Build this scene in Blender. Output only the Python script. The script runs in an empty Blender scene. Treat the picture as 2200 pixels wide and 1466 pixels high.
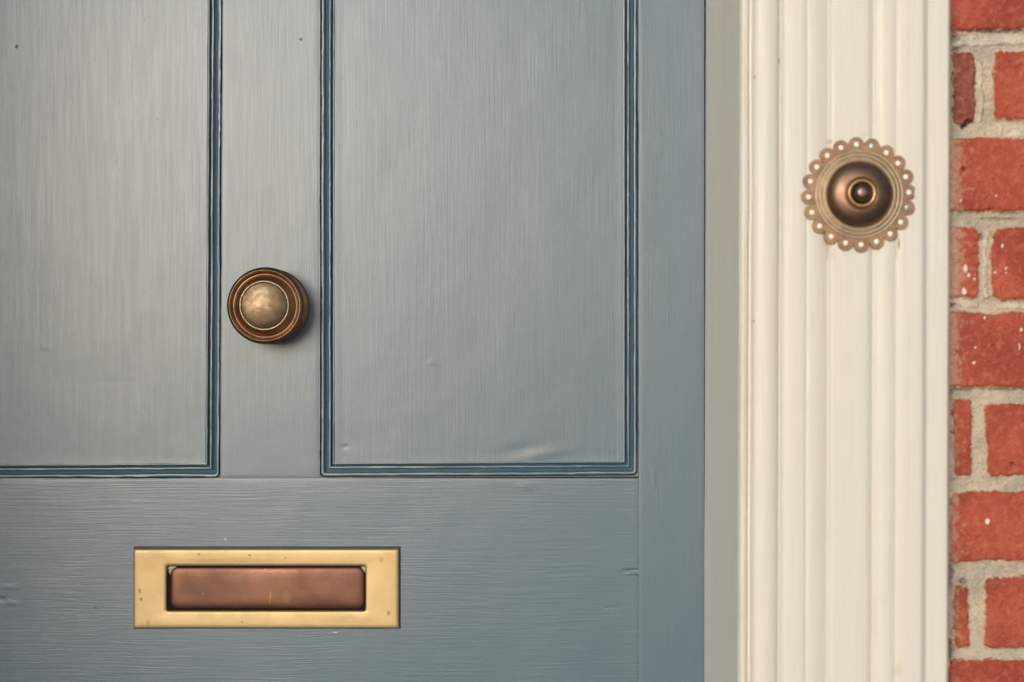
import bpy, bmesh, math, random
import numpy as np
from mathutils import Vector
R = math.radians
C = bpy.context.scene.collection
SC = bpy.context.scene

# ------------------------------------------------------------------ camera, sky, sun, exposure
S = 0.00045          # metres per photograph pixel (2200 wide) on the door face
D = 1.5125           # camera to door face
ZC = 1.25            # camera height
cam = bpy.data.cameras.new('camera')
cam.sensor_width = 36; cam.lens = 55; cam.clip_start = 0.02; cam.clip_end = 500
cam.dof.use_dof = True; cam.dof.focus_distance = 1.492; cam.dof.aperture_fstop = 4.2
cam_o = bpy.data.objects.new('camera', cam); C.objects.link(cam_o)
cam_o.location = (0, -D, ZC); cam_o.rotation_euler = (R(90), 0, 0)
SC.camera = cam_o

SUN_DIR = Vector((-0.33, -1.0, 0.19)).normalized()      # towards the sun
elev = math.asin(SUN_DIR.z); rot = math.atan2(SUN_DIR.x, SUN_DIR.y)
world = bpy.data.worlds.new("World"); SC.world = world; world.use_nodes = True
wn = world.node_tree
sky = wn.nodes.new('ShaderNodeTexSky'); sky.sky_type = 'NISHITA'; sky.sun_disc = False
sky.sun_elevation = elev; sky.sun_rotation = rot
sky.air_density = 1.0; sky.dust_density = 1.0; sky.ozone_density = 1.0
wn.links.new(sky.outputs[0], wn.nodes['Background'].inputs[0])
wn.nodes['Background'].inputs[1].default_value = 0.15
sun = bpy.data.lights.new('sun', 'SUN'); sun.energy = 2.0; sun.angle = R(27); sun.color = (1.0, 0.957, 0.885)
sun_o = bpy.data.objects.new('sun', sun); C.objects.link(sun_o)
sun_o.rotation_euler = (-SUN_DIR).to_track_quat('-Z', 'Y').to_euler(); sun_o.location = SUN_DIR * 5
SC.view_settings.view_transform = 'Standard'; SC.view_settings.look = 'None'
SC.view_settings.gamma = 1.0; SC.view_settings.exposure = 0.09
SC.view_settings.use_curve_mapping = False

rnd = random.Random(7)
rng = np.random.default_rng(11)

# ------------------------------------------------------------------ helpers
def P(px, py, d=0.0):
    """Point seen at photograph pixel (px, py), d metres in front of the door face."""
    k = S * (D - d) / D
    return Vector(((px - 1100) * k, -d, ZC - (py - 733) * k))

_LAT = rng.random((512, 512))
def vnoise(x, y, seed=0):
    x = np.asarray(x, float) + seed * 37.13; y = np.asarray(y, float) + seed * 91.7
    xi = np.floor(x).astype(int); yi = np.floor(y).astype(int)
    fx = x - xi; fy = y - yi
    fx = fx * fx * (3 - 2 * fx); fy = fy * fy * (3 - 2 * fy)
    a = _LAT[xi % 512, yi % 512]; b = _LAT[(xi + 1) % 512, yi % 512]
    c = _LAT[xi % 512, (yi + 1) % 512]; d = _LAT[(xi + 1) % 512, (yi + 1) % 512]
    return (a * (1 - fx) + b * fx) * (1 - fy) + (c * (1 - fx) + d * fx) * fy
def fbm(x, y, seed=0, octv=3):
    s = 0; a = 0.5; t = 0
    for k in range(octv):
        s = s + a * vnoise(np.asarray(x) * 2**k, np.asarray(y) * 2**k, seed + k * 5); t += a; a *= 0.5
    return s / t - 0.5
def sstep(a, b, x):
    t = np.clip((x - a) / (b - a), 0, 1); return t * t * (3 - 2 * t)

def link(name, me, m, parent=None):
    if m is not None: me.materials.append(m)
    o = bpy.data.objects.new(name, me); C.objects.link(o)
    if parent is not None: o.parent = parent
    return o
def from_bm(name, bm, m, parent=None, smooth=True):
    bmesh.ops.recalc_face_normals(bm, faces=bm.faces)
    me = bpy.data.meshes.new(name); bm.to_mesh(me); bm.free()
    if smooth:
        me.polygons.foreach_set('use_smooth', [True] * len(me.polygons))
        me.set_sharp_from_angle(angle=R(38))
    return link(name, me, m, parent)
def grid_mesh(name, X, Y, Z, attrs=None, flip=False):
    n, k = X.shape
    co = np.empty((n * k, 3), np.float32)
    co[:, 0] = X.ravel(); co[:, 1] = Y.ravel(); co[:, 2] = Z.ravel()
    i = np.arange(n * k).reshape(n, k)
    q = np.stack([i[:-1, :-1], i[:-1, 1:], i[1:, 1:], i[1:, :-1]], -1).reshape(-1, 4)
    if flip: q = q[:, ::-1]
    me = bpy.data.meshes.new(name)
    me.vertices.add(n * k); me.vertices.foreach_set('co', co.ravel())
    nf = len(q)
    me.loops.add(nf * 4); me.loops.foreach_set('vertex_index', q.ravel().astype(np.int32))
    me.polygons.add(nf)
    me.polygons.foreach_set('loop_start', np.arange(0, nf * 4, 4, dtype=np.int32))
    me.polygons.foreach_set('use_smooth', np.ones(nf, bool))
    me.update(calc_edges=True)
    for a, v in (attrs or {}).items():
        at = me.attributes.new(a, 'FLOAT', 'POINT'); at.data.foreach_set('value', v.ravel().astype(np.float32))
    return me
def box(bm, x0, x1, y0, y1, z0, z1, bev=0.0):
    vs = [bm.verts.new((x, y, z)) for x in (x0, x1) for y in (y0, y1) for z in (z0, z1)]
    F = [(0, 1, 3, 2), (4, 6, 7, 5), (0, 4, 5, 1), (2, 3, 7, 6), (0, 2, 6, 4), (1, 5, 7, 3)]
    fs = [bm.faces.new([vs[i] for i in f]) for f in F]
    bmesh.ops.recalc_face_normals(bm, faces=fs)
    if bev:
        es = list({e for f in fs for e in f.edges})
        bmesh.ops.bevel(bm, geom=es, offset=bev, segments=3, profile=0.5, affect='EDGES')
def lathe(bm, c, prof, n=96, wob=0.0):
    """Turn a list of (radius, height) in mm about the axis that points out of the wall at c."""
    rings = []
    for r, h in prof:
        r *= .001; h *= .001
        if r < 1e-6:
            rings.append([bm.verts.new((c.x, c.y - h, c.z))])
        else:
            rings.append([bm.verts.new((c.x + r * math.cos(2 * math.pi * k / n), c.y - h,
                                        c.z + r * math.sin(2 * math.pi * k / n))) for k in range(n)])
    for a, b in zip(rings, rings[1:]):
        for k in range(n):
            k2 = (k + 1) % n
            if len(a) == 1 and len(b) == 1: continue
            if len(b) == 1: bm.faces.new((a[k], a[k2], b[0]))
            elif len(a) == 1: bm.faces.new((a[0], b[k2], b[k]))
            else: bm.faces.new((a[k], a[k2], b[k2], b[k]))
def smooth_prof(pts, n=4):
    """Catmull-Rom through profile points."""
    out = []
    for i in range(len(pts) - 1):
        p0 = pts[max(i - 1, 0)]; p1 = pts[i]; p2 = pts[i + 1]; p3 = pts[min(i + 2, len(pts) - 1)]
        for k in range(n):
            t = k / n
            out.append(tuple(0.5 * (2 * p1[j] + (p2[j] - p0[j]) * t + (2 * p0[j] - 5 * p1[j] + 4 * p2[j] - p3[j]) * t * t
                             + (3 * p1[j] - p0[j] - 3 * p2[j] + p3[j]) * t ** 3) for j in (0, 1)))
    out.append(tuple(pts[-1])); return out
def empty(name, loc, label, cat, group=None):
    o = bpy.data.objects.new(name, None); C.objects.link(o); o.location = loc
    o.empty_display_size = 0.05
    o['label'] = label; o['category'] = cat; o['kind'] = 'thing'
    if group: o['group'] = group
    return o

# ------------------------------------------------------------------ material helpers
class NT:
    def __init__(s, name):
        s.m = bpy.data.materials.new(name); s.m.use_nodes = True
        s.t = s.m.node_tree; s.b = s.t.nodes['Principled BSDF']
        s.tc = s.t.nodes.new('ShaderNodeTexCoord').outputs['Object']
    def put(s, sock, v):
        if hasattr(v, 'is_linked') or isinstance(v, bpy.types.NodeSocket): s.t.links.new(v, sock)
        else: sock.default_value = v
    def map(s, scale, loc=(0, 0, 0), vec=None):
        n = s.t.nodes.new('ShaderNodeMapping'); s.put(n.inputs[0], vec or s.tc)
        n.inputs['Scale'].default_value = scale; n.inputs['Location'].default_value = loc
        return n.outputs[0]
    def noise(s, scale, detail=3, rough=.55, vec=None, dist=0.0):
        n = s.t.nodes.new('ShaderNodeTexNoise'); n.inputs['Scale'].default_value = scale
        n.inputs['Detail'].default_value = detail; n.inputs['Roughness'].default_value = rough
        n.inputs['Distortion'].default_value = dist
        s.put(n.inputs['Vector'], vec or s.tc); return n.outputs[0]
    def math(s, op, a, b=0.0, c=None):
        n = s.t.nodes.new('ShaderNodeMath'); n.operation = op
        s.put(n.inputs[0], a); s.put(n.inputs[1], b)
        if c is not None: s.put(n.inputs[2], c)
        return n.outputs[0]
    def ramp(s, v, a, b, o0=0.0, o1=1.0):
        n = s.t.nodes.new('ShaderNodeMapRange'); n.interpolation_type = 'SMOOTHSTEP'
        s.put(n.inputs[0], v); n.inputs[1].default_value = a; n.inputs[2].default_value = b
        n.inputs[3].default_value = o0; n.inputs[4].default_value = o1; return n.outputs[0]
    def mix(s, f, a, b, mode='MIX'):
        n = s.t.nodes.new('ShaderNodeMix'); n.data_type = 'RGBA'; n.blend_type = mode
        s.put(n.inputs[0], f)
        s.put(n.inputs[6], a if not isinstance(a, tuple) else (*a[:3], 1))
        s.put(n.inputs[7], b if not isinstance(b, tuple) else (*b[:3], 1)); return n.outputs[2]
    def attr(s, name):
        n = s.t.nodes.new('ShaderNodeAttribute'); n.attribute_name = name; return n.outputs['Fac']
    def vadd(s, a, b):
        n = s.t.nodes.new('ShaderNodeVectorMath'); n.operation = 'ADD'; s.put(n.inputs[0], a); s.put(n.inputs[1], b)
        return n.outputs[0]
    def vscale(s, a, k):
        n = s.t.nodes.new('ShaderNodeVectorMath'); n.operation = 'SCALE'; s.put(n.inputs[0], a); n.inputs['Scale'].default_value = k
        return n.outputs[0]
    def bump(s, h, dist, strength=1.0):
        n = s.t.nodes.new('ShaderNodeBump'); n.inputs['Distance'].default_value = dist
        n.inputs['Strength'].default_value = strength
        s.put(n.inputs['Height'], h); s.t.links.new(n.outputs[0], s.b.inputs['Normal'])
    def spot(s, p, r0, r1):
        """1 near the object-space point p, fading between r0 and r1 metres."""
        n = s.t.nodes.new('ShaderNodeVectorMath'); n.operation = 'DISTANCE'; s.put(n.inputs[0], s.tc); n.inputs[1].default_value = p
        return s.ramp(n.outputs['Value'], r0, r1, 1.0, 0.0)
    def streak(s, p, rx, rz, soft=.45):
        """1 on a small ragged oval mark rx by rz metres about p."""
        off = s.vscale(s.noisec(140), min(rx, rz) * 1.2)
        v = s.vadd(s.tc, off)
        k = min(rx, rz) * .6
        n = s.t.nodes.new('ShaderNodeVectorMath'); n.operation = 'SUBTRACT'; s.put(n.inputs[0], v); n.inputs[1].default_value = (p.x + k, p.y + k, p.z + k)
        m = s.t.nodes.new('ShaderNodeVectorMath'); m.operation = 'MULTIPLY'; s.put(m.inputs[0], n.outputs[0]); m.inputs[1].default_value = (1 / rx, 0.0, 1 / rz)
        l = s.t.nodes.new('ShaderNodeVectorMath'); l.operation = 'LENGTH'; s.put(l.inputs[0], m.outputs[0])
        return s.ramp(l.outputs['Value'], soft, 1.25, 1.0, 0.0)
    def noisec(s, scale):
        n = s.t.nodes.new('ShaderNodeTexNoise'); n.inputs['Scale'].default_value = scale; s.put(n.inputs['Vector'], s.tc); return n.outputs['Color']
    def set(s, **k):
        for a, v in k.items():
            a = a.replace('_', ' ')
            s.put(s.b.inputs[a], (*v, 1) if isinstance(v, tuple) and len(v) == 3 else v)

def door_paint(name, horizontal=False, grain=1.0, marks=(), chips=()):
    t = NT(name)
    warp = t.noise(9, 2, .5)
    def st(fine, along, loc):
        if horizontal:
            n = t.t.nodes.new('ShaderNodeTexNoise')
            n.inputs['Scale'].default_value = 7; n.inputs['Detail'].default_value = 2
            t.put(n.inputs['Vector'], t.tc)
            off = t.vscale(n.outputs['Color'], 0.007)
            return t.map((along, fine, fine), loc, t.vadd(t.tc, off))
        return t.map((fine, fine, along), loc)
    g1 = t.noise(1, 2, .6, st(660, 15, (0, 0, 0)))
    g2 = t.noise(1, 2, .6, st(330, 14, (3, 1, 2)))
    g3 = t.noise(1, 2, .5, st(70, 5, (5, 7, 2)))
    lump = t.noise(26, 3, .5)
    nib = t.ramp(t.noise(420, 1, .5), .76, .84)
    h = t.math('MULTIPLY_ADD', g1, .78, t.math('MULTIPLY', g2, .24))
    h = t.math('MULTIPLY_ADD', g3, .10, h)
    h = t.math('MULTIPLY', h, t.ramp(t.noise(11, 3, .5), .32, .68, grain * .28, grain * .60))
    h = t.math('MULTIPLY_ADD', lump, .8, h)
    h = t.math('MULTIPLY_ADD', nib, .25, h)
    for (x, y, rx, rz, amp) in marks:
        h = t.math('MULTIPLY_ADD', t.streak(P(x, y), rx * S, rz * S, 0.0), amp * .8, h)
    t.bump(h, 0.00030)
    big = t.noise(3.2, 3, .55)
    col = t.mix(t.ramp(big, .3, .7), (0.051, 0.111, 0.168), (0.063, 0.122, 0.174))
    col = t.mix(t.math('MULTIPLY', t.ramp(g2, .35, .7), .25), col, (0.075, 0.128, 0.178))
    for (x, y, rx, rz, cc) in chips:
        col = t.mix(t.streak(P(x, y), rx * S, rz * S), col, cc)
    t.set(Base_Color=col, Roughness=t.ramp(g2, .3, .7, .375, .405), IOR=1.5, Specular_IOR_Level=0.86)
    return t.m

def metal(name, ca, cb, cc, rough=(.3, .5), metallic=1.0, scale=60, dirt=.5, bump=.00006):
    t = NT(name)
    a = t.noise(scale, 5, .6); b = t.noise(scale * 6, 4, .65); c = t.noise(scale * .35, 2, .5)
    col = t.mix(t.ramp(c, .35, .68), ca, cb)
    col = t.mix(t.math('MULTIPLY', t.ramp(a, .42, .72), dirt), col, cc)
    speck = t.ramp(b, .64, .74)
    col = t.mix(t.math('MULTIPLY', speck, .45 * dirt), col, cc)
    t.set(Base_Color=col, Metallic=metallic, Roughness=t.ramp(a, .3, .7, *rough))
    t.bump(t.math('ADD', b, t.math('MULTIPLY', a, 1.5)), bump)
    return t

M_vert = door_paint('blue_grey_door_paint_upright_grain', grain=.8, marks=((35, 100, 3, 4, -1.5), (648, 85, 4, 3, -1.2), (741, 962, 11, 7, -.8), (250, 820, 70, 8, -.15), (95, 745, 20, 10, .35), (930, 780, 18, 8, .35), (1405, 1030, 6, 28, .5)),
                    chips=((34, 100, 3, 4, (.03, .05, .07)), (648, 85, 4, 3, (.05, .05, .05)), (338, 255, 2.5, 2.5, (.03, .05, .07))))
M_horz = door_paint('blue_grey_door_paint_level_grain', True, 1.25, marks=((1357, 1226, 20, 5, -2.2), (1362, 1233, 18, 5, 1.4), (20, 1262, 22, 9, .6), (24, 1296, 24, 9, .7), (4, 1288, 12, 8, -1.2), (1312, 1306, 20, 5, -.6), (1130, 1045, 36, 12, .7)),
                    chips=((205, 1306, 2.6, 2.6, (.02, .03, .04)), (484, 1159, 3, 3.4, (.34, .31, .25)), (69, 1114, 2, 2, (.03, .04, .06)), (720, 1359, 6, 1.4, (.36, .38, .34))))
M_mould = door_paint('blue_grey_moulding_paint', False, .45)

def cream_paint(name, base, warm, cool, marks=()):
    t = NT(name)
    s1 = t.noise(1, 3, .55, t.map((120, 120, 2.2)))
    s2 = t.noise(1, 3, .6, t.map((420, 420, 14), (4, 2, 9)))
    big = t.noise(5, 3, .5)
    col = t.mix(t.ramp(s1, .35, .68), base, warm)
    col = t.mix(t.math('MULTIPLY', t.ramp(big, .4, .7), .5), col, cool)
    nick = t.ramp(t.noise(240, 2, .5), .775, .80)
    col = t.mix(t.math('MULTIPLY', nick, .55), col, (.42, .36, .26))
    for (x, y, rx, rz, f, cc) in marks:
        p = P(x, y, .2355)
        col = t.mix(t.math('MULTIPLY', t.streak(p, rx * .00038, rz * .00038), f), col, cc)
    t.set(Base_Color=col, Roughness=t.ramp(s2, .3, .7, .42, .56), IOR=1.5)
    h = t.math('MULTIPLY_ADD', t.noise(30, 3, .5), 1.6, t.math('MULTIPLY', s2, .9))
    t.bump(h, 0.0004)
    return t
T_cream = cream_paint('cream_gloss_paint', (.63, .618, .585), (.63, .60, .56), (.62, .618, .59), marks=((1931, 524, 3, 14, .8, (.22, .15, .09)), (1926, 540, 3, 20, .45, (.45, .36, .2)), (1779, 540, 4, 22, .5, (.42, .27, .22)), (1775, 900, 3, 420, .28, (.58, .46, .42)), (1874, 1180, 3, 300, .22, (.58, .47, .42)), (1601, 820, 4, 380, .55, (.60, .49, .36)), (1603, 1330, 4, 200, .5, (.60, .47, .32)), (1600, 150, 4, 130, .5, (.60, .52, .36)),
                      (1673, 330, 3, 500, .35, (.50, .40, .34)), (1675, 130, 2.5, 7, .8, (.25, .19, .13)), (1620, 690, 2.5, 3, .8, (.30, .16, .12)), (1857, 290, 3, 3, .5, (.6, .3, .25)), (1622, 165, 2.5, 4, .6, (.3, .25, .2)), (1790, 545, 5, 16, .35, (.5, .36, .3)), (1930, 1440, 9, 14, .4, (.5, .42, .28)), (1880, 1330, 5, 60, .3, (.58, .47, .32)), (1782, 305, 7, 5, .6, (.45, .28, .22))))
M_jamb = cream_paint('stone_jamb_paint', (.86, .835, .79), (.85, .82, .775), (.855, .835, .795)).m

# ------------------------------------------------------------------ ground
def ground():
    t = NT('grey_paving')
    n = t.noise(7, 5, .6); col = t.mix(t.ramp(n, .3, .7), (.21, .20, .18), (.28, .265, .24))
    t.set(Base_Color=col, Roughness=.85); t.bump(t.noise(60, 4, .6), .004)
    bm = bmesh.new(); box(bm, -60, 60, -90, 8, -0.3, 0.0)
    o = from_bm('pavement', bm, t.m); o['kind'] = 'structure'
    bm = bmesh.new(); box(bm, -0.78, 0.50, -0.42, 0.06, 0.002, 0.135, .008)
    o = from_bm('doorstep', bm, t.m); o['kind'] = 'structure'
ground()

# ------------------------------------------------------------------ door
DX0, DX1 = -0.650, P(1513, 0).x          # door leaf edges
RZ1 = P(0, 1028).z                       # top of the lock rail
RZ0 = RZ1 - 0.31
DZ0, DZ1 = 0.14, 2.13
door = empty('front_door', (0, 0, 0), 'blue grey panelled front door with brass letter plate and round bronze knob', 'door')

def wob_stile(name, x0, x1, z0, z1, m, bev=.0001, slant=0.0):
    """A board of the door: gently uneven front on a fine grid, rounded arrises, sides and back."""
    nx = max(6, int((x1 - x0) / .004)); nz = max(6, int((z1 - z0) / .004))
    def axis(a, b, n):
        c = np.linspace(a + bev, b - bev, n)
        e = bev * (1 - np.cos(np.linspace(0, math.pi / 2, 5)))
        # five steps round the arris, then the field, then five steps
        return np.concatenate([[a], a + bev * (1 - np.cos(np.linspace(.3, 1.3, 4))), c, b - bev * (1 - np.cos(np.linspace(1.3, .3, 4))), [b]])
    xs = axis(x0, x1, nx); zs = axis(z0, z1, nz)
    X, Z = np.meshgrid(xs, zs)
    ex = np.minimum(X - x0, x1 - X); ez = np.minimum(Z - z0, z1 - Z)
    def rd(e): 
        q = np.clip(1 - e / bev, 0, 1); return bev * (1 - np.sqrt(1 - q * q))
    Y = np.maximum(rd(ex), rd(ez))
    Y = Y + 0.0006 * fbm(X * 14, Z * 9, 3) * sstep(0, .006, np.minimum(ex, ez))
    X = X + slant * (1 - (X - x0) / (x1 - x0)) * (Z - z0) / (z1 - z0)
    # walls back into the thickness
    def pad(A, mode): return np.pad(A, 1, mode=mode)
    Xp = pad(X, 'edge'); Zp = pad(Z, 'edge'); Yp = pad(Y, 'edge')
    Yp[0, :] = Yp[-1, :] = .044; Yp[:, 0] = Yp[:, -1] = .044
    return link(name, grid_mesh(name, Xp, Yp, Zp), m, door)

LX = DX0 + DX1                            # mirror: x -> LX - x
muL, muR = P(474.6, 0).x, P(686.6, 0).x
stR = P(1372.5, 0).x
TOPZ = 1.93
wob_stile('stile', stR, DX1, DZ0, DZ1, M_vert)
wob_stile('stile', DX0, LX - stR, DZ0, DZ1, M_vert)
wob_stile('muntin', muL, muR, RZ1, TOPZ, M_vert, slant=5.0 * S * (TOPZ - RZ1) / (1028.5 * S))
wob_stile('lock_rail', LX - stR, stR, RZ0, RZ1, M_horz)

def moulding(name, quad, m, seed):
    """Double bead between three grooves, run round a panel opening; quad = outer corners TL, TR, BR, BL."""
    prof = [(0, 0.0), (.3, .12), (.6, .05), (.75, -1.2), (.95, -3.4), (1.45, -4.6), (1.9, -3.4), (2.0, -1.0), (2.1, -.15), (2.3, .02), (3.3, .06), (4.2, .02), (4.5, -.15), (4.62, -1.2),
            (4.7, -3.6), (5.6, -4.9), (6.9, -5.7), (8.3, -4.8), (8.95, -3.4), (9.0, -1.2), (9.08, -.7), (9.3, -.52), (10.0, -.5), (10.75, -.52), (10.95, -.7), (11.03, -1.6),
            (11.1, -3.6), (12.0, -5.0), (12.9, -3.8), (13.1, -1.4), (13.3, -.60), (13.7, -.42), (14.3, -.45), (16.0, -1.2)]
    q = [Vector((p.x, p.z)) for p in quad]
    cen = sum(q, Vector((0, 0))) / 4
    # dense stations along the four sides, corner rounded by radius (3.2 mm - u)
    verts = []; rad0 = .0060
    nside = [max(8, int((q[(i + 1) % 4] - q[i]).length / .004)) for i in range(4)]
    cols = []
    for j, (u, h) in enumerate(prof):
        u *= .001
        ins = []
        nrm = []
        for i in range(4):
            a, b = q[i], q[(i + 1) % 4]; d = (b - a).normalized(); n = Vector((d.y, -d.x))
            if (cen - a).dot(n) < 0: n = -n
            nrm.append((d, n))
        # inset corners
        cor = []
        for i in range(4):
            (d0, n0), (d1, n1) = nrm[i - 1], nrm[i]
            A = q[i] + n0 * u; B = q[i] + n1 * u
            # intersection of A + t d0 and B + s d1
            den = d0.x * d1.y - d0.y * d1.x
            tt = ((B.x - A.x) * d1.y - (B.y - A.y) * d1.x) / den
            cor.append(A + d0 * tt)
        r = .0006 if u < .0007 else max(rad0 - u, .0006)
        pts = []; tn = []
        for i in range(4):
            a, b = cor[i], cor[(i + 1) % 4]; d, n = nrm[i]; d2, n2 = nrm[(i + 1) % 4]
            s0 = a + d * r; s1 = b - d * r
            for k in range(nside[i] + 1):
                pts.append(s0.lerp(s1, k / nside[i])); tn.append(n)
            c = s1 + n * r
            for k in range(1, 5):
                an = k / 5
                v = (-n).lerp(-n2, an).normalized()
                pts.append(c + v * r); tn.append(-v)
        cols.append((pts, tn, h * .001))
    n = len(cols[0][0])
    pos = np.array([[p.x, p.y] for p in cols[0][0]])
    arc = np.concatenate([[0], np.cumsum(np.linalg.norm(np.diff(pos, axis=0), axis=1))])
    X = np.empty((len(prof), n + 1)); Y = X.copy(); Z = X.copy()
    for j, (pts, tn, h) in enumerate(cols):
        px_ = np.array([p.x for p in pts]); pz_ = np.array([p.y for p in pts])
        nx_ = np.array([v.x for v in tn]); nz_ = np.array([v.y for v in tn])
        edge = min(1, j / 3) * min(1, (len(prof) - 1 - j) / 2)
        w = (0.00085 * fbm(arc * 22, arc * 0 + j * .22, seed) + .00032 * fbm(arc * 120, arc * 0 + j * .5, seed + 4)) * edge
        hw = (0.0004 * fbm(arc * 60, arc * 0 + j * .3, seed + 9) + .00014 * fbm(arc * 230, arc * 0 + j * .3, seed + 2)) * edge
        X[j, :n] = px_ + nx_ * w; Z[j, :n] = pz_ + nz_ * w; Y[j, :n] = -h - hw
    X[:, n] = X[:, 0]; Y[:, n] = Y[:, 0]; Z[:, n] = Z[:, 0]
    me = grid_mesh(name, X, Y, Z, flip=True); me.set_sharp_from_angle(angle=R(42))
    return link(name, me, m, door)

def panel(name, quad, m, seed):
    nx, nz = 90, 200
    a, b, c, d = [np.array((p.x, p.z)) for p in quad]
    u, v = np.meshgrid(np.linspace(0, 1, nx), np.linspace(0, 1, nz))
    top = a + (b - a) * u[..., None]; bot = d + (c - d) * u[..., None]
    Pt = top * v[..., None] + bot * (1 - v[..., None])
    X, Z = Pt[..., 0], Pt[..., 1]
    e = np.minimum(np.minimum(X - X.min(), X.max() - X), Z - Z.min())
    Y = 0.0009 + .0009 * fbm(X * 7, Z * 3, seed) + .00022 * fbm(X * 30, Z * 22, seed + 3)
    Y -= .00022 * np.exp(-((e - .0022) / .0022) ** 2)
    if seed == 21:                        # dragged sag of paint near the foot of the panel
        for (sx, sy, wx, wz, amp, ang) in ((1165, 976, .022, .0038, .00055, .16), (1120, 966, .02, .0034, -.0004, .16), (780, 975, .03, .003, .0001, 0)):
            p = P(sx, sy); dx = X - p.x; dz = Z - p.z
            r1 = dx * math.cos(ang) + dz * math.sin(ang); r2 = -dx * math.sin(ang) + dz * math.cos(ang)
            Y -= amp * np.exp(-(r1 / wx) ** 2 - (r2 / wz) ** 2)
    return link(name, grid_mesh(name, X, Y, Z), m, door)

def inset(quad, u):
    a, b, c, d = [p.copy() for p in quad]
    a += Vector((u, 0, -u)); b += Vector((-u, 0, -u)); c += Vector((-u, 0, u)); d += Vector((u, 0, u)); return a, b, c, d
def at_top(pxs, pys, px2):                # extend a side line up to TOPZ
    a = P(*pxs); b = P(px2, 0); t = (TOPZ - a.z) / (b.z - a.z); return a + (b - a) * t
qr = [Vector((P(686.6, 0).x, 0, TOPZ)), Vector((P(1372, 0).x, 0, TOPZ)), P(1372, 1023.5), P(686.0, 1027.5)]
mL = P(-204, 1032)
ql = [Vector((mL.x, 0, TOPZ)), Vector((P(482, 0).x, 0, TOPZ)), P(474.5, 1028.5), mL]
ql[1] = P(474.5, 1028.5) + (P(479.5, 0) - P(474.5, 1028.5)) * ((TOPZ - P(0, 1028.5).z) / (P(0, 0).z - P(0, 1028.5).z))
for q, sd in ((qr, 21), (ql, 33)):
    moulding('panel_moulding', q, M_mould, sd)
    panel('panel', inset(q, .0132), M_vert, sd)
# top rail, foot of the door and its lower panels as one board set
wob_stile('top_rail', LX - stR, stR, TOPZ, DZ1, M_horz)
bm = bmesh.new()
box(bm, LX - stR, stR, 0, .044, DZ0, .34, .001)
box(bm, muL, muR, .0, .044, .341, RZ0 - .001, .001)
for a, b in ((LX - stR, muL), (muR, stR)):
    box(bm, a + .002, b - .002, .008, .03, .342, RZ0 - .002, .002)
from_bm('lower_panels', bm, M_vert, door)
bm = bmesh.new(); box(bm, DX0 + .002, DX1 - .002, .012, .042, RZ1 - .02, DZ1 - .002)
from_bm('backing_board', bm, M_vert, door)

# ------------------------------------------------------------------ letter plate
def rrect(x0, x1, z0, z1, r, n=6):
    pts = []
    for cx, cz, a0 in ((x1 - r, z1 - r, 0), (x0 + r, z1 - r, 90), (x0 + r, z0 + r, 180), (x1 - r, z0 + r, 270)):
        for k in range(n + 1):
            a = R(a0 + 90 * k / n); pts.append((cx + r * math.cos(a), cz + r * math.sin(a)))
    return pts
def loft(bm, loops, cap=True):
    L = [[bm.verts.new((x, -h, z)) for x, z in pts] for pts, h in loops]
    for a, b in zip(L, L[1:]):
        for k in range(len(a)):
            k2 = (k + 1) % len(a); bm.faces.new((a[k], a[k2], b[k2], b[k]))
    if cap: bm.faces.new(L[-1])
def pxrect(x0, y0, x1, y1, g=0.0, d=.005):
    a = P(x0, y1, d); b = P(x1, y0, d); return a.x + g, b.x - g, a.z + g, b.z - g

tb = metal('satin_brass', (.455, .345, .188), (.475, .36, .20), (.415, .31, .165), (.50, .56), .8, 42, .35)
def pits(t, marks, sc=S):
    """Small stains and pits of their own shape over a metal's colour."""
    c = t.b.inputs['Base Color'].links[0].from_socket
    for (x, y, rx, rz, f, cc) in marks:
        c = t.mix(t.math('MULTIPLY', t.streak(P(x, y), rx * sc, rz * sc), f), c, cc)
    t.set(Base_Color=c)
pits(tb, ((303, 1268, 3, 6, .7, (.14, .09, .04)), (306, 1286, 3, 4, .8, (.12, .08, .04)), (430, 1190, 3, 3, .6, (.16, .11, .06)), (538, 1192, 3, 3, .7, (.14, .1, .05)), (836, 1316, 4, 6, .7, (.2, .15, .1)), (820, 1202, 6, 5, .4, (.22, .16, .1)),
          (321, 1338, 4, 9, .4, (.2, .14, .08)), (615, 1198, 3, 2.5, .6, (.16, .11, .06)), (330, 1220, 40, 16, .22, (.46, .31, .14)), (500, 1203, 120, 6, .25, (.26, .19, .10)), (760, 1330, 70, 9, .25, (.27, .19, .1)), (522, 1335, 3, 2.5, .6, (.16, .11, .06)), (845, 1280, 10, 40, .25, (.46, .33, .18))))
tb_m = tb.m
tc_ = metal('copper_brown_patina', (.172, .086, .062), (.146, .073, .055), (.098, .051, .041), (.40, .52), .85, 26, .4)
pits(tc_, ((582, 1282, 3, 16, .45, (.30, .17, .09)), (617, 1284, 9, 16, .25, (.30, .18, .08)), (425, 1263, 34, 20, .45, (.075, .046, .042)), (690, 1286, 60, 14, .4, (.06, .034, .026)), (520, 1240, 60, 10, .3, (.2, .12, .095)), (735, 1262, 28, 22, .3, (.085, .05, .042)),
           (778, 1270, 5, 36, .5, (.24, .10, .05)), (571, 1223, 1.6, 1.6, .5, (.4, .3, .24)), (438, 1274, 2, 2, .5, (.35, .25, .2)), (660, 1303, 100, 4, .4, (.24, .10, .055))))
td = NT('dark_gap_shade'); gap = (.012, .007, .006)  # near-black colour stands in for shade in the flap gap and screw slots
for x, y, rx, rz in ((371, 1221, 12, 5), (366, 1226, 3, 8), (781, 1224, 5, 9)):
    gap = td.mix(td.streak(P(x, y), rx * S, rz * S), gap, (.42, .39, .27))
td.set(Base_Color=gap, Roughness=.8, Specular_IOR_Level=.15)
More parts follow.
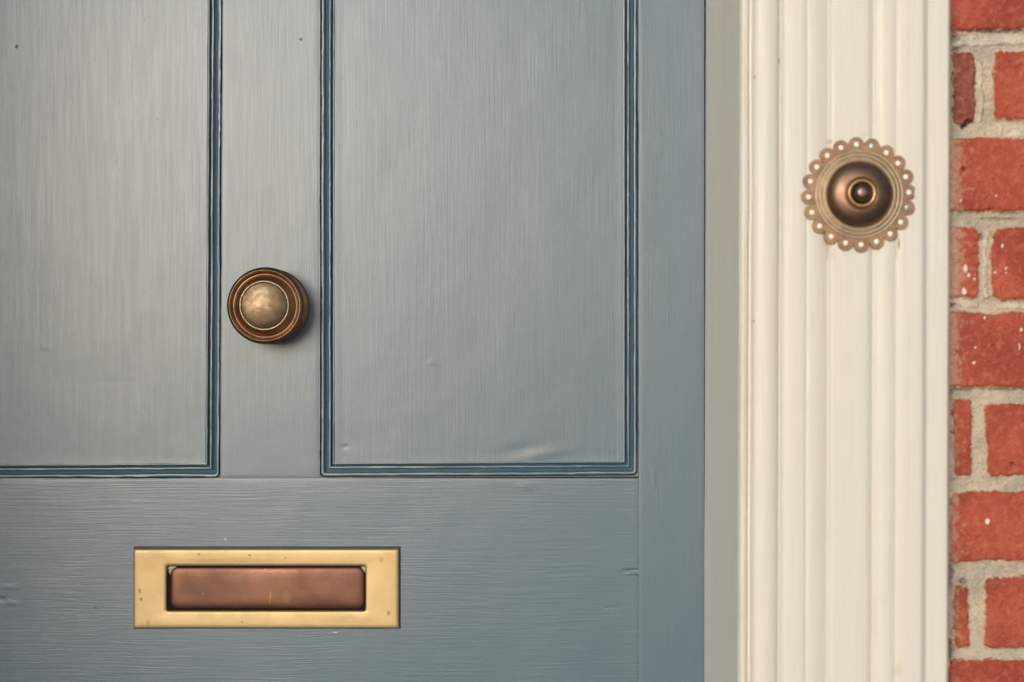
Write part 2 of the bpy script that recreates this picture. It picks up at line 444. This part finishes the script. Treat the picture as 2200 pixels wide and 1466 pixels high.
bm = bmesh.new()
O = (286, 1179.5, 857, 1351); I = (357.5, 1216.5, 785, 1313)
def o_(g, r, h): return (rrect(*pxrect(*O, g), r), h)
def i_(g, r, h): return (rrect(*pxrect(*I, -g), r), h)
loft(bm, [o_(0, .0012, .0002), o_(0, .0014, .0030), o_(.0003, .0016, .0041), o_(.0010, .0020, .0049), o_(.0020, .0026, .0052), o_(.0045, .003, .0053),
          i_(.0030, .0040, .0053), i_(.0012, .0028, .0051), i_(.0004, .0022, .0046), i_(0, .0018, .0036), i_(0, .0018, .0004)], cap=False)
plate = from_bm('letter_plate', bm, tb_m, door)
plate['label'] = 'satin brass letter plate frame'
bm = bmesh.new()
x0, x1, z0, z1 = pxrect(357.5, 1216.5, 785, 1313)
box(bm, x0 - .001, x1 + .001, -.0012, -.0003, z0 - .001, z1 + .001)
from_bm('plate_recess', bm, td.m, plate)
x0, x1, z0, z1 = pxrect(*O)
tq = NT('navy_gap_shade'); tq.set(Base_Color=(.012, .022, .045), Roughness=.6)
bm = bmesh.new(); box(bm, x0 - .0005, x1 + .0012, -.0009, .001, z0 - .0008, z1 + .0017, .0004)  # dark strip stands in for the shaded gap around the plate
from_bm('gap_shade_strip', bm, tq.m, plate)
bm = bmesh.new()
Fp = (365.5, 1219.5, 782.5, 1308)
def f_(g, r, h): return (rrect(*pxrect(*Fp, g), r + .001, 8), h)
loft(bm, [f_(0, .006, .0013), f_(0, .006, .0026), f_(.0004, .0062, .0033), f_(.0012, .0066, .0038), f_(.0028, .0070, .0042), f_(.0055, .0075, .0045), f_(.010, .008, .0046)])
flap = from_bm('letter_flap', bm, tc_.m, plate); flap['label'] = 'copper brown tarnished flap'

# ------------------------------------------------------------------ door knob
kc = P(584, 659)
tk = metal('aged_bronze', (.25, .158, .10), (.205, .123, .078), (.12, .064, .042), (.36, .46), 1.0, 70, .55)
tr = metal('red_bronze', (.29, .135, .10), (.24, .11, .082), (.14, .062, .048), (.28, .42), 1.0, 70, .5)
tf = metal('worn_bronze_face', (.150, .118, .084), (.130, .098, .066), (.062, .038, .024), (.34, .46), 1.0, 110, .55)
tg = NT('bright_brass_line'); tg.set(Base_Color=(.66, .56, .42), Metallic=1.0, Roughness=.3)
bm = bmesh.new()
lathe(bm, kc, smooth_prof([(13, 8), (12, 16), (11.5, 22), (14, 26), (20, 29), (28, 31), (33, 33), (35.4, 35.2), (36.3, 38), (36.0, 40.4), (35.2, 42.6), (34.0, 44.2),
      (33.2, 44.7), (32.4, 44.2), (31.4, 42.8), (30.2, 41.7), (29.2, 41.6), (27.6, 42.6), (25.6, 44.4), (24.0, 46.0), (23.2, 46.9), (22.7, 47.0), (21.6, 46.6), (0, 46.4)], 5), 128)
knob = from_bm('doorknob', bm, tk.m, door); knob['label'] = 'round aged bronze doorknob'
bm = bmesh.new()
lathe(bm, kc, smooth_prof([(36.4, 0), (36.4, 2.2), (36.0, 3.6), (34.8, 4.6), (32.5, 5.3), (28, 6.4), (22, 7.6), (16, 9), (12, 11), (11, 14)], 4), 128)
from_bm('rose', bm, tr.m, knob)
bm = bmesh.new()
lathe(bm, kc, smooth_prof([(22.0, 46.4), (21.9, 47.0), (21.5, 47.4), (20.5, 47.8), (16, 48.8), (9, 49.7), (4, 50.05), (0, 50.1)], 4), 96)
from_bm('face_disc', bm, tf.m, knob)
bm = bmesh.new()
lathe(bm, kc, smooth_prof([(22.05, 46.4), (22.1, 47.2), (22.35, 47.6), (22.65, 47.5), (22.8, 46.6)], 4), 128)
from_bm('inlay_ring', bm, tg.m, knob)

# ------------------------------------------------------------------ door frame: jambs and moulded architrave
LEAN = 0.0030                              # the frame leans a little: the foot stands further left
def lean(x, z): return x + LEAN * (z - ZC)
frame = empty('door_frame', (0, 0, 0), 'cream painted fluted door surround with bell push, between door and brick wall', 'door frame')
prof = [(1590.5, .2290), (1591, .2312), (1593, .2324), (1597, .2327), (1602, .2326), (1605.5, .2318), (1608, .2296), (1611, .2287), (1614, .2296),
        (1617, .2325), (1623, .2347), (1632, .2360), (1645, .2366), (1657, .2362), (1666, .2349), (1671, .2328), (1673.5, .2312), (1676, .2318),
        (1679, .2336), (1684, .2352), (1692, .2360), (1706, .2364), (1721, .2363), (1729, .2357), (1732.5, .2349), (1736, .2356), (1744, .2358), (1756, .2354),
        (1766, .2345), (1774, .2332), (1778, .2326), (1781.5, .2337), (1786, .2350), (1793, .2354), (1825, .2354), (1858, .2353), (1866, .2347), (1871.5, .2334),
        (1875, .2327), (1879, .2336), (1888, .2352), (1900, .2361), (1912, .2361), (1920, .2354), (1925.5, .2348), (1930, .2356), (1940, .2361), (1960, .2363),
        (1978, .2362), (1982.5, .2355), (1986, .2342), (1989, .2328), (1993, .2322), (2005, .2321), (2032, .2321), (2036.5, .2312), (2039.5, .2276), (2040, .2255)]
pr = [((px - 1100) * S * (D - d) / D, d) for px, d in prof]
pr = smooth_prof(pr, 3)
xe = pr[-1][0]
pr += [(xe + .0001, .21), (xe + .0001, .16)]
pr = [(P(1514.5, 0).x + .0012 + .0, .16)] * 0 + pr
ptx = np.array([p[0] for p in pr]); ptd = np.array([p[1] for p in pr])
zz = np.concatenate([np.linspace(.14, .88, 40), np.linspace(.885, 1.62, 300), np.linspace(1.63, 2.16, 40)])
Xg, Zg = np.meshgrid(ptx, zz)
Dg = np.tile(ptd, (len(zz), 1))
jj = np.tile(np.arange(len(pr)), (len(zz), 1))
Dg = Dg + .0007 * fbm(Xg * 26, Zg * 7, 5) + .00035 * fbm(Xg * 200, Zg * 30, 6)
Xw = lean(Xg, Zg) + .0006 * fbm(Xg * 60, Zg * 12, 8) + .0003 * fbm(Xg * 60, Zg * 60, 15)
Xw[:, -2:] = lean(Xg, Zg)[:, -2:]
# grime caught in the quirks and on the inner arris
arch_m = T_cream.m
arch = link('architrave', grid_mesh('architrave', Xw, -Dg, Zg), arch_m, frame)
jx = P(1514, 0).x + .0006
jxs = np.array([jx + .05, jx + .0006, jx + .0001, jx, jx, jx, jx + .0004, jx + .0040])
jds = np.array([-.03, -.03, -.029, -.02, .10, .2283, .2292, .2294])
jd_d = np.concatenate([np.linspace(-.03, .2283, 30), [.2290, .2292, .2292]]); jd_x = np.concatenate([np.full(30, jx), [jx + .0003, jx + .0012, jx + .008]])
Xj, Zj = np.meshgrid(jd_x, np.linspace(.14, 2.14, 240)); Dj = np.tile(jd_d, (240, 1))
Xj = lean(Xj, Zj) + .0010 * fbm(Dj * 18, Zj * 6, 17) * (Dj < .225)
jamb = link('jamb', grid_mesh('jamb', Xj, -Dj, Zj), M_jamb, frame)
# the other side of the doorway, mirrored about the middle of the door, and the head
for src in (arch, jamb):
    o = bpy.data.objects.new(src.name.split('.')[0], src.data); C.objects.link(o); o.parent = frame
    o.scale.x = -1; o.location.x = LX
bm = bmesh.new()
box(bm, DX0 - .16, DX1 + .16, -.233, .03, 2.145, 2.32, .004)
from_bm('door_head', bm, arch_m, frame)
bm = bmesh.new()
box(bm, DX0 - .22, DX1 + .22, -.55, -.20, 2.335, 2.40, .006); box(bm, DX0 - .25, DX1 + .25, -.58, -.20, 2.402, 2.43, .006)
from_bm('added_shade_hood', bm, arch_m, frame)  # unseen hood, added to darken the upper part of the door

# ------------------------------------------------------------------ bell push
F0 = .2355
bc = P(1844.5, 418.5, F0 + .0012)
bell = empty('bell_push', bc, 'round antique brass bell push with scalloped pierced edge on cream door surround', 'bell push')
bz = Vector((0, 0, 0))
def bell_part(name, bm, m, parent=bell): return from_bm(name, bm, m, parent)
tp = metal('pale_antique_brass', (.30, .193, .118), (.26, .155, .107), (.17, .112, .085), (.40, .55), .75, 120, .8)
tdm = metal('dark_bronze_dome', (.235, .15, .105), (.20, .125, .09), (.11, .062, .045), (.42, .52), 1.0, 60, .6)
tco = metal('ochre_brass_collar', (.36, .24, .13), (.33, .21, .115), (.27, .15, .08), (.34, .5), .95, 90, .5)
tbt = metal('black_bronze_button', (.19, .135, .115), (.16, .11, .095), (.07, .045, .038), (.36, .46), 1.0, 90, .5)
NL = 20; RH = .0409; LR = .0061; HR = .0022; TH0 = R(92.7)
lob = []
for k in range(NL):
    a = TH0 - k * 2 * math.pi / NL
    lob.append((RH * math.cos(a), RH * math.sin(a)))
# outline: union of the lobes, sampled lobe by lobe
bm = bmesh.new()
out = []
for k in range(NL):
    a = TH0 - k * 2 * math.pi / NL; cx, cz = lob[k]
    lr = LR
    half = math.pi / NL
    # lobe arc between the valleys to its neighbours
    beta = math.acos(min(1, (RH * math.sin(half)) / lr)) if RH * math.sin(half) < lr else 0
    lo, hi = -math.pi / 2 - half + beta, math.pi / 2 + half - beta
    for s in range(15):
        b = hi + (lo - hi) * s / 14
        rr = lr * (1 + .03 * rnd.uniform(-1, 1))
        if k == 5 and -.5 < b < .45: rr *= .72        # the chipped lobe
        out.append((cx + rr * math.cos(a + b), cz + rr * math.sin(a + b)))
T = .0016
def ring_edges(pts):
    vs = [bm.verts.new((x, -T, z)) for x, z in pts]
    return [bm.edges.new((vs[i], vs[(i + 1) % len(vs)])) for i in range(len(vs))]
E_ = ring_edges(out)
for cx, cz in lob:
    E_ += ring_edges([(cx + HR * math.cos(R(360 * s / 20)), cz + HR * math.sin(R(360 * s / 20))) for s in range(20)])
E_ += ring_edges([(.0345 * math.cos(R(360 * s / 96)), .0345 * math.sin(R(360 * s / 96))) for s in range(96)])
bmesh.ops.triangle_fill(bm, use_beauty=True, use_dissolve=False, edges=E_)
# drop any triangle that fell inside a hole
bad = [f for f in bm.faces if any((f.calc_center_median().xz - Vector(c)).length < HR * .95 for c in lob) or f.calc_center_median().xz.length < .0338]
bmesh.ops.delete(bm, geom=bad, context='FACES_ONLY')
ge = bmesh.ops.extrude_face_region(bm, geom=list(bm.faces))
for v in [g for g in ge['geom'] if isinstance(g, bmesh.types.BMVert)]: v.co.y = 0.0018
lathe(bm, bz, smooth_prof([(35.2, 1.0), (35.0, 1.7), (34.2, 1.9), (32, 2.0), (28, 2.3), (24, 2.4)], 2), 128)
bp = bell_part('backplate', bm, tp.m)
bv = bp.modifiers.new('bevel', 'BEVEL'); bv.width = .0004; bv.segments = 2; bv.limit_method = 'ANGLE'; bv.angle_limit = R(50)
tri = metal('pale_worn_brass_ring', (.60, .59, .46), (.54, .52, .39), (.36, .30, .22), (.40, .55), .7, 160, .5)
for rc in (35.0, 32.0, 28.8):
    bm = bmesh.new()
    lathe(bm, bz, smooth_prof([(rc - .7, 1.4), (rc - .6, 2.5), (rc - .3, 3.0), (rc, 3.1), (rc + .3, 3.0), (rc + .6, 2.5), (rc + .7, 1.2)], 3), 128)
    bell_part('raised_ring', bm, tri.m)
bm = bmesh.new()
lathe(bm, bz, smooth_prof([(26.6, 2.4), (26.8, 3.0), (26.5, 4.6), (25.6, 6.6), (23.8, 8.6), (21, 10.5), (17.5, 11.9), (14.6, 12.6), (12, 12.8), (10, 12.8)], 5), 128)
dome = bell_part('dome', bm, tdm.m)
bm = bmesh.new()
lathe(bm, bz, smooth_prof([(13.6, 12.2), (13.6, 13.3), (13.1, 13.9), (12.6, 13.5), (12.2, 13.0), (11.8, 13.6), (11.0, 14.4), (9.6, 14.4), (8.6, 13.8), (7.9, 12.6), (7.7, 11)], 4), 96)
bell_part('collar', bm, tco.m, dome)
bm = bmesh.new()
lathe(bm, bz, smooth_prof([(7.3, 11), (7.35, 14.6), (7.0, 16.6), (6.0, 18.2), (4.4, 19.3), (2.2, 19.9), (0, 20.0)], 5), 64)
bell_part('button', bm, tbt.m, dome)
tw = NT('white_enamel_pin'); tw.set(Base_Color=(.85, .84, .81), Roughness=.45)
ts = metal('grey_screw_metal', (.50, .52, .48), (.42, .44, .42), (.25, .24, .22), (.35, .5), .8, 300, .5)
for k, (cx, cz) in enumerate(lob):
    bm = bmesh.new(); c = Vector((cx, 0, cz))
    if k in (1, 6):
        lathe(bm, c, smooth_prof([(2.35, .4), (2.35, 1.5), (1.8, 1.9), (0, 2.0)], 3), 20)
        o = bell_part('screw', bm, ts.m, bell)
        bm = bmesh.new(); box(bm, cx - .0017, cx + .0017, -.00206, -.0017, cz - .00022, cz + .00022)
        bell_part('slot', bm, td.m, o)
    else:
        lathe(bm, c, smooth_prof([(2.15, .2), (2.1, .9), (1.4, 1.2), (0, 1.3)], 3), 20)
        bell_part('pin', bm, tw.m, bell)

# ------------------------------------------------------------------ brick wall
BD = .2000                                  # brick faces stand this far in front of the door face
kb = S * (D - BD) / D                       # metres per pixel there
def wx(px): return (px - 1100) * kb
def wz(py): return ZC - (py - 733) * kb
bricks = []                                 # px box x0, y0, x1, y1, tone, plum, dust
vis = [(1990, -94, 2420, 66, .55, 0, .3), (2044, 106, 2097, 271, .25, 1, .35), (2132, 107, 2395, 258, .62, 0, .1), (1960, 294, 2380, 458, .5, 0, .8),
       (1960, 487, 2106, 643, .45, 0, .9), (2129, 487, 2420, 645, .5, 0, .1), (1990, 668, 2390, 834, .5, 0, .7), (2047, 854, 2093, 1025, .55, 0, .5),
       (2118, 865, 2380, 1026, .42, 0, .2), (2042, 1054, 2400, 1210, .5, 0, .6), (2050, 1257, 2088, 1394, .35, 0, .6), (2117, 1238, 2400, 1396, .5, 0, .15),
       (2038, 1416, 2390, 1580, .4, 0, .3)]
bricks += vis
pitch = 187.0
for r in range(-6, 17):                     # the courses beyond the frame: stretchers and headers in turn
    y0 = 294 + 187 * r; y1 = y0 + 163
    own = [v for v in vis if abs((v[1] + v[3]) / 2 - (y0 + y1) / 2) < 60]
    x = max([v[2] for v in own]) + 26 if own else 1960
    L = 535 if r % 2 == 0 else 245
    while x < 5600:
        bricks.append((x, y0 + rnd.uniform(-3, 3), x + L + rnd.uniform(-8, 8), y1 + rnd.uniform(-4, 3), rnd.random(), 0 if rnd.random() > .15 else .6, .2)); x += L + 26
gx = np.concatenate([np.arange(2015, 2216, 1.9), np.arange(2218, 5200, 14)])
gy = np.concatenate([np.arange(-1200, -20, 14), np.arange(-16, 1484, 1.9), np.arange(1486, 3560, 14)])
GX, GY = np.meshgrid(gx, gy)
wxn = GX + 9 * fbm(GX / 55, GY / 55, 40) + 7 * fbm(GX / 14, GY / 14, 44) + 6.5 * fbm(GX / 5, GY / 5, 47)
wyn = GY + 9 * fbm(GX / 60, GY / 60, 50) + 7 * fbm(GX / 14, GY / 14, 54) + 6.5 * fbm(GX / 5, GY / 5, 57)
sd = np.full(GX.shape, -40.0); tone = np.zeros_like(GX); plum = np.zeros_like(GX); dust = np.zeros_like(GX)
for (x0, y0, x1, y1, tn, pl, du) in bricks:
    i0, i1 = np.searchsorted(gy, [y0 - 45, y1 + 45]); j0, j1 = np.searchsorted(gx, [x0 - 45, x1 + 45])
    if i1 <= i0 or j1 <= j0: continue
    sl = (slice(i0, i1), slice(j0, j1))
    hx, hy = (x1 - x0) / 2, (y1 - y0) / 2; r = min(17, hx * .5)
    qx = np.abs(wxn[sl] - (x0 + x1) / 2) - hx + r; qy = np.abs(wyn[sl] - (y0 + y1) / 2) - hy + r
    d = -(np.hypot(np.maximum(qx, 0), np.maximum(qy, 0)) + np.minimum(np.maximum(qx, qy), 0) - r)
    up = d > sd[sl]
    sd[sl] = np.where(up, d, sd[sl])
    for A, v in ((tone, tn), (plum, pl), (dust, du)):
        B = A[sl]; B[up] = v
mask = sstep(-1.6, 1.6, sd)
face = sstep(-3, 9, sd)
# dusty, mortar-smeared left ends of the courses beside the frame
edge_dust = np.exp(-np.maximum(GX - 2041, 0) / 28.0) * dust
specks = np.zeros_like(GX)
for (sx, sy, ax, ay) in ((2074, 577, 4, 9), (2071, 627, 5, 7), (2093, 600, 2.4, 2.4), (2081, 592, 3.4, 4), (2160, 577, 2.4, 2.6), (2137, 586, 2.4, 2.4), (2161, 586, 1.8, 1.8), (2153, 528, 2, 5),
                         (2193, 709, 3, 3.6), (2190, 745, 1.6, 8), (2123, 1121, 4.5, 6), (2096, 747, 2, 2), (2093, 780, 3, 3), (2139, 421, 2, 2.2), (2064, 432, 2, 4), (2066, 642, 3, 2.4), (2115, 683, 2.4, 2.4)):
    specks = np.maximum(specks, sstep(1.25, .75, np.hypot((GX - sx) / ax, (GY - sy) / ay) + .5 * fbm(GX / 4, GY / 4, 70)))
holes_and_shade = np.zeros_like(GX)
for (sx, sy, ax, ay, k) in ((2078, 264, 13, 7, 1), (2050, 82, 12, 9, .6), (2056, 110, 8, 12, .45), (2069, 364, 4.5, 4, .7), (2176, 997, 5, 5, .5), (2045, 1400, 8, 20, .7), (2045, 1235, 8, 26, .6),
                         (2046, 655, 16, 4, .6), (2073, 1252, 9, 5, .6), (2095, 178, 4, 4, .6), (2044, 845, 6, 14, .5), (2110, 508, 5, 6, .5), (2150, 470, 40, 3, .4), (2130, 66, 80, 2.5, .5), (2075, 838, 30, 2.5, .5), (2160, 838, 50, 2.2, .5)):  # thin long entries are painted shade lines under the lower brick edges
    dx, dy = GX - sx, (GY - sy) + (.5 * (GX - sx) if k == 1 else 0)
    holes_and_shade = np.maximum(holes_and_shade, k * sstep(1.3, .5, np.hypot(dx / ax, dy / ay) + 1.5 * fbm(GX / 6, GY / 6, 75)))
strip = np.zeros_like(GX)                     # ribs of white pointing that stand proud of the older mortar
for (x0, y0, x1, y1) in ((2046, 73, 2300, 95), (2099, 128, 2112, 262), (2148, 266, 2300, 294), (2050, 648, 2100, 660), (2112, 492, 2124, 640), (2140, 650, 2300, 662)):
    cx = np.abs(wxn - (x0 + x1) / 2) - (x1 - x0) / 2; cy = np.abs(wyn - (y0 + y1) / 2) - (y1 - y0) / 2
    strip = np.maximum(strip, sstep(2.5, -2.5, np.maximum(cx, cy)))
strip *= (1 - mask)
hgt = (.0050 * face + .0012 * fbm(GX / 60, GY / 60, 60) * mask
       + .0016 * fbm(GX / 10, GY / 10, 63) * mask * .6 + .0006 * fbm(GX / 3.5, GY / 3.5, 64) - .0016 * sstep(.16, .3, fbm(GX / 7, GY / 7, 90)) * mask
       + (1 - mask) * (.0030 * fbm(GX / 22, GY / 16, 66, 4) + .0016 * fbm(GX / 5, GY / 5, 67) + .0022 * strip)
       - .0060 * holes_and_shade + .0005 * specks)
# a crack running across the third course
crx = np.array([2088, 2108, 2122, 2150, 2180]); cry = np.array([305, 352, 368, 382, 392])
dcr = np.abs(GY - np.interp(GX, crx, cry)) + 3 * fbm(GX / 6, GY / 6, 80); crack = sstep(3.5, .5, dcr) * (GX > 2086) * (GX < 2180)
hgt -= .0005 * crack
WX = wx(GX) + LEAN * (wz(GY) - ZC); WZ = wz(GY); WY = -(BD - .005 + hgt)
def wall_material():
    t = NT('red_brick_and_lime_mortar')
    mk, tn, pl, ed, sp, ho, stp, sdv, cr = [t.attr(a) for a in ('mask', 'tone', 'plum', 'dust', 'speck', 'hole_and_shade', 'strip', 'inner', 'crack')]
    n1 = t.noise(38, 4, .6); n2 = t.noise(160, 4, .65); n3 = t.noise(620, 3, .6); n4 = t.noise(15, 3, .5)
    n5 = t.noise(1, 3, .6, t.map((220, 220, 900)))
    red = t.mix(t.ramp(n1, .3, .7), (.41, .080, .050), (.53, .125, .080))
    red = t.mix(t.math('MULTIPLY', t.ramp(n4, .38, .62), .65), red, (.29, .052, .040))
    red = t.mix(t.math('MULTIPLY', t.ramp(tn, 0, 1, .5, 0), .8), red, (.27, .055, .04))
    red = t.mix(t.math('MULTIPLY', t.ramp(n2, .46, .68), .42), red, (.56, .21, .135))
    red = t.mix(t.math('MULTIPLY', t.ramp(n3, .56, .70), .55), red, (.17, .04, .032))
    red = t.mix(t.math('MULTIPLY', pl, .72), red, t.mix(t.ramp(n2, .35, .65), (.20, .062, .058), (.30, .12, .095)))
    red = t.mix(t.math('MULTIPLY', t.math('MULTIPLY', cr, t.ramp(n2, .42, .58)), .5), red, (.2, .06, .04))
    pale = t.mix(t.ramp(n2, .35, .65), (.60, .44, .33), (.50, .27, .19))
    f_ed = t.ramp(t.math('ADD', t.math('MULTIPLY', ed, 1.25), t.math('MULTIPLY', t.math('SUBTRACT', n2, .5), 1.6)), .25, .75, 0, .85)
    red = t.mix(f_ed, red, pale)
    lip = t.math('MULTIPLY', t.ramp(sdv, 1.0, 6.0, 1, 0), t.ramp(n2, .34, .48))
    red = t.mix(t.math('MULTIPLY', lip, .85), red, (.66, .55, .42))
    mor = t.mix(t.ramp(n1, .35, .66), (.42, .375, .315), (.56, .49, .39))
    mor = t.mix(t.ramp(n2, .50, .72, 0, .7), mor, (.36, .335, .305))
    mor = t.mix(t.ramp(n3, .56, .68, 0, .75), mor, (.24, .19, .15))
    mor = t.mix(t.ramp(n4, .52, .7, 0, .5), mor, (.44, .42, .40))
    mor = t.mix(t.math('MULTIPLY', stp, t.ramp(n2, .6, .42, .25, .75)), mor, (.66, .61, .52))
    col = t.mix(mk, mor, red)
    col = t.mix(sp, col, (.80, .76, .68)); col = t.mix(t.math('MULTIPLY', ho, .85), col, (.055, .042, .034))
    t.set(Base_Color=col, Roughness=.88, Specular_IOR_Level=.3)
    t.bump(t.math('MULTIPLY_ADD', n3, .8, t.math('MULTIPLY_ADD', n2, 1.0, t.math('MULTIPLY', n5, .3))), .0018)
    return t.m
wall = empty('brick_wall', (0, 0, 0), 'weathered red brick wall with crumbling pale mortar beside cream door frame', 'brick wall')
me = grid_mesh('brickwork', WX, WY, WZ, dict(mask=mask, tone=tone, plum=plum, dust=edge_dust, speck=specks, hole_and_shade=holes_and_shade, strip=strip, inner=sd, crack=crack), flip=True)
bw = link('brickwork', me, wall_material(), wall)
o = bpy.data.objects.new('brickwork', me); C.objects.link(o); o.parent = wall; o.scale.x = -1; o.location.x = LX

# unseen painted brick wall, added left of the doorway to shade the door
def added_shade_wall():
    t = NT('shade_wall_limewash'); n = t.noise(18, 4, .6)
    t.set(Base_Color=t.mix(t.ramp(n, .35, .65), (.56, .54, .50), (.64, .62, .58)), Roughness=.85); t.bump(t.noise(90, 4, .6), .0015)
    x0, x1, y0 = -1.075, -.852, -1.12
    # one sheet of coursed brickwork wrapped round the far side, the end and the near side
    run = np.concatenate([np.arange(0, 1.0, .008), np.arange(1.0, 1.223, .008), np.arange(1.223, 2.2, .008)])
    zr = np.arange(0, 2.62, .008)
    U, Z = np.meshgrid(run, zr)
    course = np.floor(Z / .0738)
    bx = np.abs(((U + .056 * (course % 2)) / .2246) % 1 - .5) * .2246 - .105
    bz = np.abs((Z / .0738) % 1 - .5) * .0738 - .0315
    h = .006 * sstep(.004, -.004, np.maximum(bx, bz)) + .002 * fbm(U * 60, Z * 60, 31)
    L = -.15 - y0; W = x1 - x0
    k = L / 1.0
    a = U < 1.0; b = (U >= 1.0) & (U < 1.223)
    X = np.where(a, x1 + h, np.where(b, x1 - (U - 1.0) / .223 * W, x0 - h))
    Y = np.where(a, -.15 - U * L, np.where(b, y0 - h, y0 + (U - 1.223) * L))
    link('added_shade_wall', grid_mesh('added_shade_wall', X, Y, Z), t.m, wall)
    bm = bmesh.new(); box(bm, x0 - .02, x1 + .02, y0 - .02, -.15, 2.615, 2.68, .006)
    from_bm('shade_wall_coping', bm, t.m, wall)
added_shade_wall()
